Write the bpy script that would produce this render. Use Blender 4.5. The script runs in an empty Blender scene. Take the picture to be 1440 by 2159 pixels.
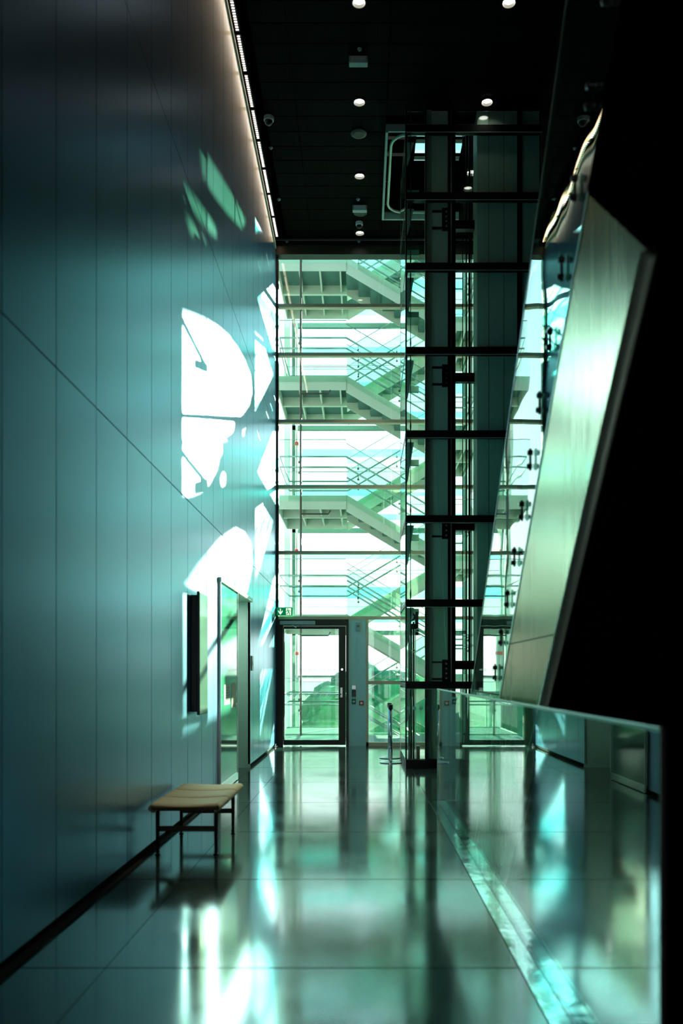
import bpy, bmesh, math, random
from mathutils import Vector, Matrix, noise
random.seed(4)
C = bpy.context.scene
COL = C.collection

# ------------------------------------------------------------------ camera, sky, sun, exposure
F = 1800.0; VX = 762.0; VY = 1424.0; EYE = 1.35
cam_d = bpy.data.cameras.new('camera'); cam = bpy.data.objects.new('camera', cam_d); COL.objects.link(cam)
C.camera = cam
cam.location = (0, 0, EYE); cam.rotation_euler = (math.pi / 2, 0, 0)
cam_d.sensor_fit = 'HORIZONTAL'; cam_d.sensor_width = 36.0; cam_d.lens = 36.0 * F / 1440.0
cam_d.shift_x = -(VX - 720.0) / 1440.0
cam_d.shift_y = (VY - 1079.5) / 1440.0
cam_d.dof.use_dof = True; cam_d.dof.focus_distance = 15.5; cam_d.dof.aperture_fstop = 2.4
cam_d.clip_end = 500

w = bpy.data.worlds.new('sky'); C.world = w; w.use_nodes = True
nt = w.node_tree; nt.nodes.clear()
wo = nt.nodes.new('ShaderNodeOutputWorld'); wb = nt.nodes.new('ShaderNodeBackground')
tc = nt.nodes.new('ShaderNodeTexCoord'); sp = nt.nodes.new('ShaderNodeSeparateXYZ'); cr = nt.nodes.new('ShaderNodeValToRGB')
nt.links.new(tc.outputs['Generated'], sp.inputs[0]); nt.links.new(sp.outputs['Z'], cr.inputs[0])
nt.links.new(cr.outputs[0], wb.inputs[0]); nt.links.new(wb.outputs[0], wo.inputs[0])
e = cr.color_ramp.elements
e[0].position = 0.08; e[0].color = (1.0, 1.0, 0.98, 1)
e[1].position = 1.0; e[1].color = (0.12, 0.34, 0.55, 1)
x = e.new(0.40); x.color = (0.55, 0.88, 1.0, 1)
wb.inputs[1].default_value = 2.4

SUNDIR = Vector((-0.45, -1.0, -0.29)).normalized()
sd = bpy.data.lights.new('sun', 'SUN'); so = bpy.data.objects.new('sun', sd); COL.objects.link(so)
sd.energy = 46.0; sd.color = (1.0, 0.93, 0.78); sd.angle = math.radians(0.45)
so.rotation_euler = SUNDIR.to_track_quat('-Z', 'Y').to_euler(); so.location = (10, 30, 12)

C.view_settings.view_transform = 'Standard'; C.view_settings.look = 'None'
C.view_settings.exposure = 0.3; C.view_settings.gamma = 1.0; C.view_settings.use_curve_mapping = False
cy = C.cycles
cy.max_bounces = 10; cy.transparent_max_bounces = 40; cy.glossy_bounces = 6; cy.diffuse_bounces = 4
cy.sample_clamp_indirect = 6.0; cy.use_denoising = True
try: cy.denoiser = 'OPENIMAGEDENOISE'
except Exception: pass

# ------------------------------------------------------------------ materials
def mat(name, col=(.5, .5, .5), rough=.5, metal=0., ior=1.45, emit=None, estr=0., coat=0., bump=0., scale=(1, 1, 1), var=0., rvar=0., nscale=1.0, rand=0., edge=None):
    m = bpy.data.materials.new(name); m.use_nodes = True
    n = m.node_tree.nodes; L = m.node_tree.links
    b = n['Principled BSDF']
    b.inputs['Base Color'].default_value = (*col, 1); b.inputs['Roughness'].default_value = rough
    b.inputs['Metallic'].default_value = metal; b.inputs['IOR'].default_value = ior
    b.inputs['Coat Weight'].default_value = coat
    b.inputs['Coat Roughness'].default_value = .30; b.inputs['Coat IOR'].default_value = 1.9
    if edge: b.inputs['Specular Tint'].default_value = (*edge, 1)
    if emit:
        b.inputs['Emission Color'].default_value = (*emit, 1); b.inputs['Emission Strength'].default_value = estr
    if bump or var or rvar or rand:
        g = n.new('ShaderNodeNewGeometry'); mp = n.new('ShaderNodeMapping'); nz = n.new('ShaderNodeTexNoise')
        mp.inputs['Scale'].default_value = scale; nz.inputs['Scale'].default_value = nscale; nz.inputs['Detail'].default_value = 5
        L.new(g.outputs['Position'], mp.inputs['Vector']); L.new(mp.outputs[0], nz.inputs['Vector'])
        if bump:
            bp = n.new('ShaderNodeBump'); bp.inputs['Strength'].default_value = bump; bp.inputs['Distance'].default_value = .02
            L.new(nz.outputs[0], bp.inputs['Height']); L.new(bp.outputs[0], b.inputs['Normal'])
        if var or rand:
            hs = n.new('ShaderNodeHueSaturation'); hs.inputs['Color'].default_value = (*col, 1)
            mr = n.new('ShaderNodeMapRange'); mr.inputs['From Min'].default_value = .3; mr.inputs['From Max'].default_value = .7
            mr.inputs['To Min'].default_value = 1 - var; mr.inputs['To Max'].default_value = 1 + var
            L.new(nz.outputs[0], mr.inputs[0])
            if rand:
                oi = n.new('ShaderNodeObjectInfo'); m2 = n.new('ShaderNodeMapRange')
                m2.inputs['To Min'].default_value = 1 - rand; m2.inputs['To Max'].default_value = 1 + rand
                L.new(oi.outputs['Random'], m2.inputs[0])
                mu = n.new('ShaderNodeMath'); mu.operation = 'MULTIPLY'
                L.new(mr.outputs[0], mu.inputs[0]); L.new(m2.outputs[0], mu.inputs[1]); L.new(mu.outputs[0], hs.inputs['Value'])
            else:
                L.new(mr.outputs[0], hs.inputs['Value'])
            L.new(hs.outputs[0], b.inputs['Base Color'])
        if rvar:
            m3 = n.new('ShaderNodeMapRange'); m3.inputs['From Min'].default_value = .3; m3.inputs['From Max'].default_value = .7
            m3.inputs['To Min'].default_value = max(.01, rough - rvar); m3.inputs['To Max'].default_value = rough + rvar
            L.new(nz.outputs[0], m3.inputs[0]); L.new(m3.outputs[0], b.inputs['Roughness'])
    return m

def glass(name, tint=(.8, .95, .9), ior=1.5, rough=0.0, bump=0., frost=0.):
    m = bpy.data.materials.new(name); m.use_nodes = True
    n = m.node_tree.nodes; L = m.node_tree.links; n.clear()
    o = n.new('ShaderNodeOutputMaterial'); mx = n.new('ShaderNodeMixShader')
    t = n.new('ShaderNodeBsdfTransparent'); g = n.new('ShaderNodeBsdfGlossy'); fr = n.new('ShaderNodeFresnel')
    t.inputs[0].default_value = (*tint, 1); g.inputs[0].default_value = (.95, 1, .98, 1); g.inputs['Roughness'].default_value = rough
    ge = n.new('ShaderNodeNewGeometry'); mr = n.new('ShaderNodeMapRange')
    mr.inputs['To Min'].default_value = ior; mr.inputs['To Max'].default_value = 1 / ior
    L.new(ge.outputs['Backfacing'], mr.inputs[0]); L.new(mr.outputs[0], fr.inputs['IOR'])
    L.new(fr.outputs[0], mx.inputs[0]); L.new(g.outputs[0], mx.inputs[2])
    if frost:
        d = n.new('ShaderNodeBsdfTranslucent'); d.inputs[0].default_value = (*tint, 1); m2 = n.new('ShaderNodeMixShader'); m2.inputs[0].default_value = frost
        L.new(t.outputs[0], m2.inputs[1]); L.new(d.outputs[0], m2.inputs[2]); L.new(m2.outputs[0], mx.inputs[1])
    else:
        L.new(t.outputs[0], mx.inputs[1])
    if bump:
        nz = n.new('ShaderNodeTexNoise'); nz.inputs['Scale'].default_value = 1.6; nz.inputs['Detail'].default_value = 1
        bp = n.new('ShaderNodeBump'); bp.inputs['Strength'].default_value = bump; bp.inputs['Distance'].default_value = .01
        L.new(ge.outputs['Position'], nz.inputs['Vector']); L.new(nz.outputs[0], bp.inputs['Height'])
        L.new(bp.outputs[0], g.inputs['Normal'])
    L.new(mx.outputs[0], o.inputs[0])
    return m

M = dict(
    wall=mat('brushed_wall_panel', (.055, .31, .60), .28, .7, 1.45, coat=.42, edge=(1, 1, 1), scale=(9, 9, .12), nscale=1.2, var=.02, rvar=.006, rand=.045),
    floor=mat('polished_dark_stone', (.026, .048, .042), .11, 0, 2.35, scale=(1.2, 1.2, 1.2), nscale=1.4, bump=.02, rvar=.03, var=.3),
    black=mat('black_matt_paint', (.004, .004, .004), .7, 0, 1.2),
    void=mat('black_cladding', (.0015, .0015, .0015), 1.0, 0, 1.0),
    ceil=mat('black_slotted_ceiling', (.003, .0033, .0022), .7, 0, 1.1, scale=(30, 2, 2), nscale=2, bump=.3, var=.3, rand=.2),
    bronze=mat('bronze_anodised_frame', (.52, .43, .30), .42, .3),
    darkframe=mat('dark_bronze_frame', (.035, .032, .022), .45, .3),
    steelblk=mat('black_lift_steel', (.005, .005, .005), .45, .2, 1.3),
    paint=mat('grey_green_steel_paint', (.34, .44, .38), .5),
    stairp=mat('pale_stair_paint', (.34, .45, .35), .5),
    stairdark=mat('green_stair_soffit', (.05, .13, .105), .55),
    colm=mat('grey_lift_column', (.72, .84, .74), .5, .1, rand=.05, var=.02),
    colpale=mat('pale_concrete', (.50, .60, .54), .7),
    beam=mat('brushed_steel_cladding', (.33, .285, .225), .25, 1.0, edge=(.50, .47, .40), scale=(6, 6, .15), nscale=2.0, rvar=.05, var=.08, bump=.04),
    rim=mat('pale_steel_edge', (.60, .74, .55), .42, .3),
    chrome=mat('polished_steel', (.7, .72, .7), .12, 1.0),
    satin=mat('satin_steel', (.55, .6, .57), .28, 1.0),
    leather=mat('olive_cream_leather', (.66, .60, .34), .6, scale=(30, 30, 30), nscale=3, bump=.08, var=.05),
    seam=mat('dark_seam_piping', (.10, .07, .03), .7),
    panel=mat('grey_blue_door_panel', (.45, .68, .68), .45, .1),
    jamb=mat('grey_green_jamb', (.40, .60, .52), .5, .1),
    white=mat('white_plastic', (.78, .82, .78), .4),
    greyp=mat('grey_plastic', (.36, .42, .39), .4),
    blackp=mat('black_plastic', (.006, .006, .008), .3),
    green=mat('exit_sign_green', (.0, .26, .09), .4, emit=(.0, .30, .10), estr=.35),
    signw=mat('exit_sign_white', (.85, .95, .75), .4, emit=(.85, 1, .7), estr=.7),
    red=mat('red_plastic', (.45, .05, .03), .4),
    lamp=mat('lit_lamp_disc', (1, 1, 1), .5, emit=(1, .97, .88), estr=9.0),
    led=mat('lit_led_dot', (1, 1, 1), .5, emit=(1, .82, .74), estr=4.0),
    dot=mat('etched_dot', (.62, .74, .72), .6),
    dotg=glass('etched_dot_film', (.75, .90, .88), 1.4, frost=.75),
    ring=mat('white_vinyl_ring', (.85, .9, .88), .6),
    paper=mat('printed_notice', (.70, .82, .80), .7),
    paper2=mat('cream_notice', (.80, .80, .55), .7),
    ground=mat('grass_ground', (.015, .065, .035), .9, scale=(1, 1, 1), nscale=.3, var=.5),
    leaf=mat('tree_foliage', (.025, .15, .085), .8, nscale=.9, var=.7, bump=.6),
    leaf2=mat('yellow_green_foliage', (.06, .19, .10), .8, nscale=.9, var=.7, bump=.6),
    bark=mat('bark', (.10, .08, .05), .9),
    gedge=mat('glass_polished_edge', (.40, .85, .66), .2, 0, 1.5),
    gedge2=mat('dark_glass_edge', (.08, .20, .15), .3, 0, 1.5),
    railm=mat('dark_handrail_steel', (.24, .32, .29), .35, .8),
    shoe=mat('polished_shoe_rail', (.62, .80, .76), .09, 1.0, nscale=3.0, bump=.25, rvar=.04),
    gmain=glass('facade_glass', (.92, .99, .95)),
    glift=glass('lift_glass', (.90, .97, .93)),
    gbal=glass('balustrade_glass', (.80, .95, .90), 1.55, bump=.03),
    gincl=glass('inclined_glass', (.55, .80, .72), 1.75, bump=.22),
    gdim=glass('sun_dimming_glass', (.22, .36, .27)),  # dims sunlight behind the added wall's narrow openings
    gmid=glass('green_tinted_glass', (.85, .92, .86)),
    gback=glass('fill_window_glass', (.95, 1.0, 1.0)),  # glazing of the added window behind the camera
    gstair=glass('stair_guard_glass', (.90, .985, .95)),
    gfin=glass('cyan_fin_glass', (.42, .86, .88), 1.5, frost=.12),
    gdoor=glass('door_glass', (.86, .97, .92)),
    gposter=mat('green_backpainted_glass', (.06, .30, .20), .08, 0, 1.8),
    screen=mat('pale_screen_glass', (.30, .48, .40), .12, .5, 1.6),
)

# ------------------------------------------------------------------ mesh helpers
class MB:
    def __init__(s): s.v = []; s.f = []
    def add(s, vs, fs):
        o = len(s.v); s.v += [tuple(q) for q in vs]; s.f += [tuple(i + o for i in f) for f in fs]; return s
    def box(s, x0, x1, y0, y1, z0, z1):
        return s.add([(x0, y0, z0), (x1, y0, z0), (x1, y1, z0), (x0, y1, z0), (x0, y0, z1), (x1, y0, z1), (x1, y1, z1), (x0, y1, z1)],
                     [(0, 3, 2, 1), (4, 5, 6, 7), (0, 1, 5, 4), (1, 2, 6, 5), (2, 3, 7, 6), (3, 0, 4, 7)])
    def prism(s, poly, axis, a, b):
        n = len(poly)
        def P(p, t):
            return (t, p[0], p[1]) if axis == 'x' else (p[0], t, p[1]) if axis == 'y' else (p[0], p[1], t)
        vs = [P(p, a) for p in poly] + [P(p, b) for p in poly]
        fs = [tuple(range(n)), tuple(range(2 * n - 1, n - 1, -1))] + [(i, i + n, (i + 1) % n + n, (i + 1) % n) for i in range(n)]
        return s.add(vs, fs)
    def tube(s, pts, r, n=8, cap=True):
        pts = [Vector(p) for p in pts]; rings = []
        for i, p in enumerate(pts):
            d = (pts[min(i + 1, len(pts) - 1)] - pts[max(i - 1, 0)]).normalized()
            u = d.cross(Vector((0, 0, 1)))
            if u.length < .05: u = d.cross(Vector((0, 1, 0)))
            u.normalize(); v = d.cross(u)
            rr = r[i] if isinstance(r, (list, tuple)) else r
            rings.append([p + (u * math.cos(t * 2 * math.pi / n) + v * math.sin(t * 2 * math.pi / n)) * rr for t in range(n)])
        vs = [q for R in rings for q in R]; fs = []
        for i in range(len(pts) - 1):
            for j in range(n):
                a = i * n + j; b = i * n + (j + 1) % n
                fs.append((a, b, b + n, a + n))
        if cap: fs += [tuple(range(n - 1, -1, -1)), tuple(range(len(vs) - n, len(vs)))]
        return s.add(vs, fs)
    def ring(s, c, ro, ri, y0, y1, n=16):      # flat annulus in the XZ plane
        vs = []; fs = []
        for yy in (y0, y1):
            for r in (ro, ri):
                for k in range(n):
                    t = k * 2 * math.pi / n; vs.append((c[0] + r * math.cos(t), yy, c[1] + r * math.sin(t)))
        for k in range(n):
            j = (k + 1) % n
            fs += [(k, j, n + j, n + k), (2 * n + k, 3 * n + k, 3 * n + j, 2 * n + j), (k, 2 * n + k, 2 * n + j, j), (n + k, n + j, 3 * n + j, 3 * n + k)]
        return s.add(vs, fs)
    def build(s, name, m, parent=None, smooth=False, bevel=0., kind=None):
        org = Vector((0, 0, 0)); p = parent
        while p is not None: org += p.location; p = p.parent
        if parent is None and s.v:
            xs = [v[0] for v in s.v]; ys = [v[1] for v in s.v]; zs = [v[2] for v in s.v]
            org = Vector(((min(xs) + max(xs)) / 2, (min(ys) + max(ys)) / 2, min(zs)))
        me = bpy.data.meshes.new(name)
        me.from_pydata([(a - org.x, b - org.y, c - org.z) for a, b, c in s.v], [], s.f)
        bm = bmesh.new(); bm.from_mesh(me); bmesh.ops.recalc_face_normals(bm, faces=bm.faces); bm.to_mesh(me); bm.free()
        me.materials.append(m)
        if smooth: me.polygons.foreach_set('use_smooth', [True] * len(me.polygons))
        o = bpy.data.objects.new(name, me); COL.objects.link(o)
        if parent is None: o.location = org
        else: o.parent = parent
        if bevel:
            b = o.modifiers.new('bevel', 'BEVEL'); b.width = bevel; b.segments = 2; b.limit_method = 'ANGLE'
        if kind: o['kind'] = kind
        return o

def box(*a): return MB().box(*a)
def tag(o, label, cat, group=None):
    o['label'] = label; o['category'] = cat
    if group: o['group'] = group
    return o
def thing(name, label, cat, loc=(0, 0, 0), group=None):
    o = bpy.data.objects.new(name, None); COL.objects.link(o); o.location = loc; o.empty_display_size = .1
    return tag(o, label, cat, group)
def struct(name, loc=(0, 0, 0), label=None, cat=None):
    o = bpy.data.objects.new(name, None); COL.objects.link(o); o.location = loc; o['kind'] = 'structure'
    if label: o['label'] = label
    if cat: o['category'] = cat
    return o
def lab(o, label): o['label'] = label; return o
def setk(o, label, cat='wall'):
    o['kind'] = 'structure'; o['label'] = label; o['category'] = cat; return o
def copy_tree(root, loc, label=None, group=None):
    r = root.copy(); COL.objects.link(r); r.location = loc
    if label: r['label'] = label
    if group: r['group'] = group
    for ch in list(root.children):
        c = ch.copy(); COL.objects.link(c); c.parent = r
        for g in list(ch.children):
            d = g.copy(); COL.objects.link(d); d.parent = c
    return r
def XX(px, Y): return (px - VX) * Y / F
def ZZ(py, Y): return EYE + (VY - py) * Y / F

# ------------------------------------------------------------------ the hall
D = 16.36          # end glazing
WL = -1.63         # left wall face
CZ = 9.60          # ceiling
XR = 3.10          # dark right side

# floor: slab with polished tiles let into it
fl = struct('floor', (0, 6, 0), 'polished dark green-black stone floor of the hall', 'floor')
box(-2.4, .93, -14, 9.25, -.35, -.012).build('floor_slab', M['darkframe'], fl)
box(-2.4, XR, 9.25, 17.2, -.35, -.012).build('floor_slab', M['darkframe'], fl)
ys = [-14.0, -11.0, -8.0, -4.57, -1.17, .53, 2.235, 3.94, 5.65, 7.36, 9.07, 10.78, 12.49, 14.2, D - .05]
G = .004
for i in range(len(ys) - 1):
    for xa, xb in ((-1.60, -1.18), (-1.18, .725)):
        box(xa + G / 2, xb - G / 2, ys[i] + .006, ys[i + 1] - .006, -.012, 0).build('floor_tile', M['floor'], fl)
    if ys[i] > 9:
        for xa, xb in ((.725, 1.55), (1.55, 2.35), (2.35, XR)):
            box(xa + G / 2, xb - G / 2, max(ys[i], 9.25) + G / 2, ys[i + 1] - G / 2, -.012, 0).build('floor_tile', M['floor'], fl)
box(-2.35, -1.60, 11.07, 12.49, -.012, 0).build('doorway_tile', M['floor'], fl)

# left wall: three rows of brushed panels with open joints, doorway cut out
wl = struct('wall_left', (WL, 6, 0), 'tall left wall of brushed blue-grey metal panels', 'wall')
DY0, DY1, DZ = 11.07, 12.49, 2.42
k0 = -24
joints = [3.18 + .69 * k for k in range(k0, 20)]
joints = [j for j in joints if j < D - .3] + [D - .02]
rows = [(.05, 2.99), (2.998, 5.996), (6.004, 9.42)]
g = .005
for (za, zb) in rows:
    for i in range(len(joints) - 1):
        a, b = joints[i] + g, joints[i + 1] - g
        if za < 1:
            segs = [(a, b, za, zb)]
            if b > DY0 and a < DY1:
                segs = []
                if a < DY0: segs.append((a, DY0, za, zb))
                segs.append((max(a, DY0), min(b, DY1), DZ, zb))
                if b > DY1: segs.append((DY1, b, za, zb))
        else:
            segs = [(a, b, za, zb)]
        for s_ in segs:
            if s_[1] - s_[0] < .02: continue
            box(WL - .03, WL, s_[0], s_[1], s_[2] + .001, s_[3]).build('wall_panel', M['wall'], wl)
box(WL - .30, WL - .035, -14, DY0 - .03, .0, 9.7).build('wall_core', M['darkframe'], wl)
box(WL - .30, WL - .035, DY1 + .03, D, .0, 9.7).build('wall_core', M['darkframe'], wl)
box(WL - .30, WL - .035, DY0, DY1, DZ + .03, 9.7).build('wall_core', M['darkframe'], wl)
# doorway lining
lin = MB().box(WL - .60, WL + .002, DY1, DY1 + .03, 0, DZ).box(WL - .60, WL + .002, DY0 - .03, DY0, 0, DZ)
lin.box(WL - .60, WL + .002, DY0 - .03, DY1 + .03, DZ, DZ + .03)
lin.build('doorway_lining', M['jamb'], wl)
box(WL - .66, WL - .60, DY0 - .05, DY1 + .05, 0, DZ + .05).build('doorway_back', M['panel'], wl)
nl = bpy.data.lights.new('doorway_fill_light', 'AREA'); no_ = bpy.data.objects.new('doorway_fill_light', nl); COL.objects.link(no_)  # lamp added in the recess to brighten the far jamb
nl.size = .3; nl.energy = 7; nl.color = (.92, 1, .95); no_.location = (WL - .3, 11.78, DZ - .02)
setk(box(WL - .034, WL - .022, -14, DY0 - .03, 0, .05).box(WL - .034, WL - .022, DY1 + .03, D, 0, .05).build('baseboard_left', M['black']), 'recessed black skirting along the left wall', 'baseboard')

BW = (-1.5, .75, .1, 4.6)
setk(MB().box(-2.4, BW[0], -14.3, -14, -6, 13).box(BW[1], XR + .3, -14.3, -14, -6, 13).box(BW[0], BW[1], -14.3, -14, -6, BW[2]).box(BW[0], BW[1], -14.3, -14, BW[3], 13).build('wall_back', M['ceil']), 'dark wall behind the camera with an added opening for fill light')
w2 = struct('fill_window', (-.3, -14.2, BW[2]), 'added clear window behind the camera for fill light', 'window')  # added window; sky through it fills surfaces facing the camera
box(BW[0], BW[1], -14.16, -14.15, BW[2], BW[3]).build('pane', M['gback'], w2)
for xx in (BW[0], (BW[0] + BW[1]) / 2 - .03, BW[1] - .06): box(xx, xx + .06, -14.2, -14.1, BW[2], BW[3]).build('window_frame', M['darkframe'], w2)
setk(MB().box(XR, XR + .3, -14, D + .1, -6, 13).build('wall_right', M['void']), 'black side wall far right of the void')
setk(MB().box(.93, XR, -14, 9.25, -6, -5.8).build('floor_void_bottom', M['void']), 'black bottom of the open void', 'floor')
setk(MB().box(.93, XR, 9.23, 9.25, -6, -.36).build('wall_void_end', M['void']), 'black edge wall below the hall floor')

# ceiling: black planks; opening beside the lift
OX0, OX1, OY0, OY1 = .40, 1.74, 12.85, 15.25
ce = struct('ceiling', (0, 8, CZ), 'black planked ceiling', 'ceiling')
cs = MB().box(-2.4, OX0 - .03, -14, D, CZ + .03, CZ + .95).box(OX1, XR, -14, D, CZ + .03, CZ + .95)
cs.box(OX0 - .03, OX1, -14, OY0, CZ + .03, CZ + .95).box(OX0 - .03, OX1, OY1, D, CZ + .03, CZ + .95)
cs.build('ceiling_slab', M['void'], ce)
yy = 7.2
while yy < D - .2:
    y2 = min(yy + .355, D - .1)
    for xa, xb in ((-1.42, -.95), (-.95, .37), (.37, 1.76), (1.76, XR)):
        if xa == .37 and y2 > OY0 - .06 and yy < OY1 + .06: continue
        box(xa + .006, xb - .006, yy + .006, y2 - .006, CZ, CZ + .028).build('ceiling_plank', M['ceil'], ce)
    yy += .36
box(-1.42, XR, -14, 7.19, CZ, CZ + .028).build('ceiling_board', M['ceil'], ce)
# void above the opening
vo = MB().box(-.1, 2.7, 12.3, 12.4, 10.56, 13).box(.86, .94, 12.4, D, 10.56, 13).box(-.1, .94, D - .02, D + .04, 10.5, 13).box(2.6, 2.7, 12.3, D, 10.56, 13).box(-.1, 2.7, 12.3, D, 12.9, 13)
vo.build('upper_void_lining', M['void'], ce)

# trims: header over the glazing, cornice slot over the left wall
tr = setk(MB().box(WL, XR, D - .16, D + .05, 9.34, 9.50).box(WL, XR, D - .10, D + .05, 9.50, CZ).build('trim_1', M['darkframe']), 'dark header beam above the end glazing', 'trim')
setk(box(WL, XR, D - .30, D - .26, 9.545, 9.575).build('trim_2', M['satin']), 'thin light metal line on the header', 'trim')
setk(MB().box(WL - .03, WL + .02, -14, D - .2, 9.425, 9.47).build('trim_3', M['paint']), 'pale metal edge trim above the left wall panels', 'trim')
setk(MB().box(WL - .3, WL - .0, -14, D, 9.472, CZ + .3).build('trim_4', M['void']), 'black slot above the left wall', 'trim')

# ------------------------------------------------------------------ end glazing
wn = struct('window_1', (0, D, 0), 'full-height glazed end wall of green glass between bronze mullions', 'window')
mz = [2.45, 3.70, 4.96, 6.21, 7.49, 8.42]
hm = .030
for z in mz:
    box(-1.59, XR, D - .05, D + .07, z - hm, z + hm).build('transom', M['bronze'], wn)
box(WL, -1.585, D - .06, D + .08, 0, 9.34).build('mullion', M['darkframe'], wn)
box(.74, .80, D - .05, D + .08, 0, 2.42).build('mullion', M['bronze'], wn)
box(.09, .135, D - .05, D + .08, 0, 2.42).build('mullion', M['bronze'], wn)
box(1.40, 1.46, D - .05, D + .08, 0, 2.42).build('mullion', M['bronze'], wn)
box(.79, .80, D, D + .05, 2.48, 9.34).build('glass_joint', M['gedge'], wn)
box(2.24, 2.30, D - .05, D + .08, 0, 2.42).build('mullion', M['bronze'], wn)
box(.135, .74, D - .04, D + .06, 1.18, 1.245).build('transom', M['bronze'], wn)
box(.09, XR, D - .05, D + .08, 0, .07).build('sill', M['bronze'], wn)
zz = mz + [9.34]
for i in range(len(zz) - 1):
    for xa, xb in ((-1.585, .79), (.80, XR)):
        box(xa + .004, xb - .004, D + .012, D + .020, zz[i] + hm, zz[i + 1] - (hm if i < 5 else 0)).build('pane', M['gmain'], wn)
for xa, xb, za, zb in ((.135, .74, .07, 1.18), (.135, .74, 1.245, 2.42), (.80, 1.40, .07, 2.42), (1.46, 2.24, .07, 2.42), (2.30, XR, .07, 2.42)):
    box(xa, xb, D + .012, D + .020, za, zb).build('pane', M['gmain'], wn)
box(.94, 2.6, D + .012, D + .020, 10.56, 12.9).build('upper_pane', M['gmain'], wn)
for z in (10.62, 11.30, 11.62):
    box(0, 2.6, D - .05, D + .07, z - .03, z + .03).build('upper_transom', M['darkframe'], wn)
# panel beside the door
box(-.245, .09, D - .03, D + .05, 0, 2.42).build('side_panel', M['panel'], wn)

# door
dr = struct('door_1', (-.9, D, 0), 'dark framed glass exit door in the end wall', 'door')
fx0, fx1 = -1.585, -.245
MB().box(fx0, fx0 + .09, D - .07, D + .07, 0, 2.42).box(fx1 - .05, fx1, D - .07, D + .07, 0, 2.42).box(fx0 + .09, fx1 - .05, D - .07, D + .07, 2.30, 2.42).build('door_frame', M['darkframe'], dr)
lf = MB().box(-1.49, -1.40 - .07, D - .05, D + .02, .02, 2.29).box(-.435, -.30, D - .05, D + .02, .02, 2.29)
lf.box(-1.47, -.435, D - .05, D + .02, .02, .115).box(-1.47, -.435, D - .05, D + .02, 2.24, 2.29)
leaf = lf.build('door_leaf', M['darkframe'], dr, bevel=.004)
box(-1.47, -.435, D - .02, D - .012, .115, 2.24).build('door_glass', M['gdoor'], leaf)
box(-1.55, -.88, D - .14, D - .07, 2.315, 2.385).build('door_closer', M['greyp'], dr, bevel=.006)
MB().tube([(-1.32, D - .12, 2.31), (-1.24, D - .11, 2.26)], .012).build('closer_arm', M['chrome'], dr)
hp = box(-.405, -.36, D - .065, D - .05, .93, 1.12).build('handle_plate', M['satin'], leaf, bevel=.003)
MB().tube([(-.385, D - .06, .99), (-.385, D - .11, .99), (-.50, D - .11, .99)], .010).build('door_handle', M['chrome'], leaf, smooth=True)
MB().tube([(-.37, D - .075, 1.463), (-.37, D - .05, 1.463)], .022, 12).build('door_lock', M['chrome'], leaf)
for i in range(9): MB().ring((-1.42 + .112 * i + .03, .975), .024, .015, D - .0235, D - .0205).build('etched_ring', M['ring'], leaf)
for i in range(8): MB().ring((-1.19 + .098 * i, 1.459), .024, .016, D - .0235, D - .0205).build('etched_ring', M['dot'], leaf)

# ------------------------------------------------------------------ devices on the end wall
t = thing('card_reader', 'black card reader with key switch above, on grey panel right of the door', 'card reader', (-.145, D - .03, .97))
box(-.185, -.105, D - .05, D - .03, 1.08, 1.16).build('key_switch', M['satin'], t, bevel=.004)
box(-.185, -.105, D - .06, D - .03, .94, 1.07).build('reader', M['blackp'], t, bevel=.006)
t = thing('door_release_button', 'green square door release button below the card reader', 'button', (-.145, D - .03, .82))
box(-.185, -.105, D - .055, D - .03, .80, .90).build('button_box', mat('dark_green_plastic', (.01, .14, .09), .4), t, bevel=.006)
box(-.165, -.125, D - .062, D - .055, .835, .865).build('button', M['white'], t)
t = thing('break_glass_alarm', 'small red fire alarm call point at panel edge', 'fire alarm', (-.0, D - .03, .78))
box(-.045, .045, D - .065, D - .03, .775, .865).build('alarm_box', M['red'], t, bevel=.006)
box(-.022, .022, D - .07, D - .065, .80, .84).build('alarm_glass', M['white'], t)
t = thing('motion_sensor', 'small pale grey sensor box high on the grey panel', 'sensor', (-.06, D - .03, 2.24))
box(-.10, -.02, D - .08, D - .03, 2.20, 2.37).build('sensor_body', M['greyp'], t, bevel=.008)
MB().ring((-.06, 2.29), .022, .012, D - .083, D - .079).build('sensor_lens', M['blackp'], t)

# exit sign
YS = D - .12
t = thing('exit_sign', 'green emergency exit sign with down arrow and running figure over the door', 'sign', (-1.47, YS, 2.49))
box(-1.615, -1.305, YS, YS + .03, 2.49, 2.645).build('sign_body', M['green'], t, bevel=.003)
box(-1.60, -1.575, YS + .03, YS + .1, 2.52, 2.6).build('bracket', M['darkframe'], t)
ya, yb = YS - .004, YS - .001
def sx(u): return -1.615 + .31 * u
def sz(v): return 2.49 + .155 * v
ar = MB().prism([(sx(.21), sz(.85)), (sx(.27), sz(.85)), (sx(.27), sz(.15)), (sx(.21), sz(.15))], 'y', ya, yb)
ar.prism([(sx(.24), sz(.10)), (sx(.38), sz(.45)), (sx(.38), sz(.65)), (sx(.24), sz(.33)), (sx(.10), sz(.65)), (sx(.10), sz(.45))], 'y', ya, yb)
ar.build('arrow', M['signw'], t)
MB().prism([(sx(.58), sz(.06)), (sx(.90), sz(.06)), (sx(.90), sz(.90)), (sx(.58), sz(.90))], 'y', ya + .001, yb + .0005).build('doorway_symbol', M['signw'], t)
rn = MB()
def limb(pts, wd, mb):
    for (a, b) in zip(pts[:-1], pts[1:]):
        p = Vector((sx(a[0]), sz(a[1]))); q = Vector((sx(b[0]), sz(b[1]))); n_ = (q - p).normalized(); n_ = Vector((-n_.y, n_.x)) * wd
        mb.prism([tuple(p + n_), tuple(q + n_), tuple(q - n_), tuple(p - n_)], 'y', ya - .002, ya + .0005)
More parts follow.
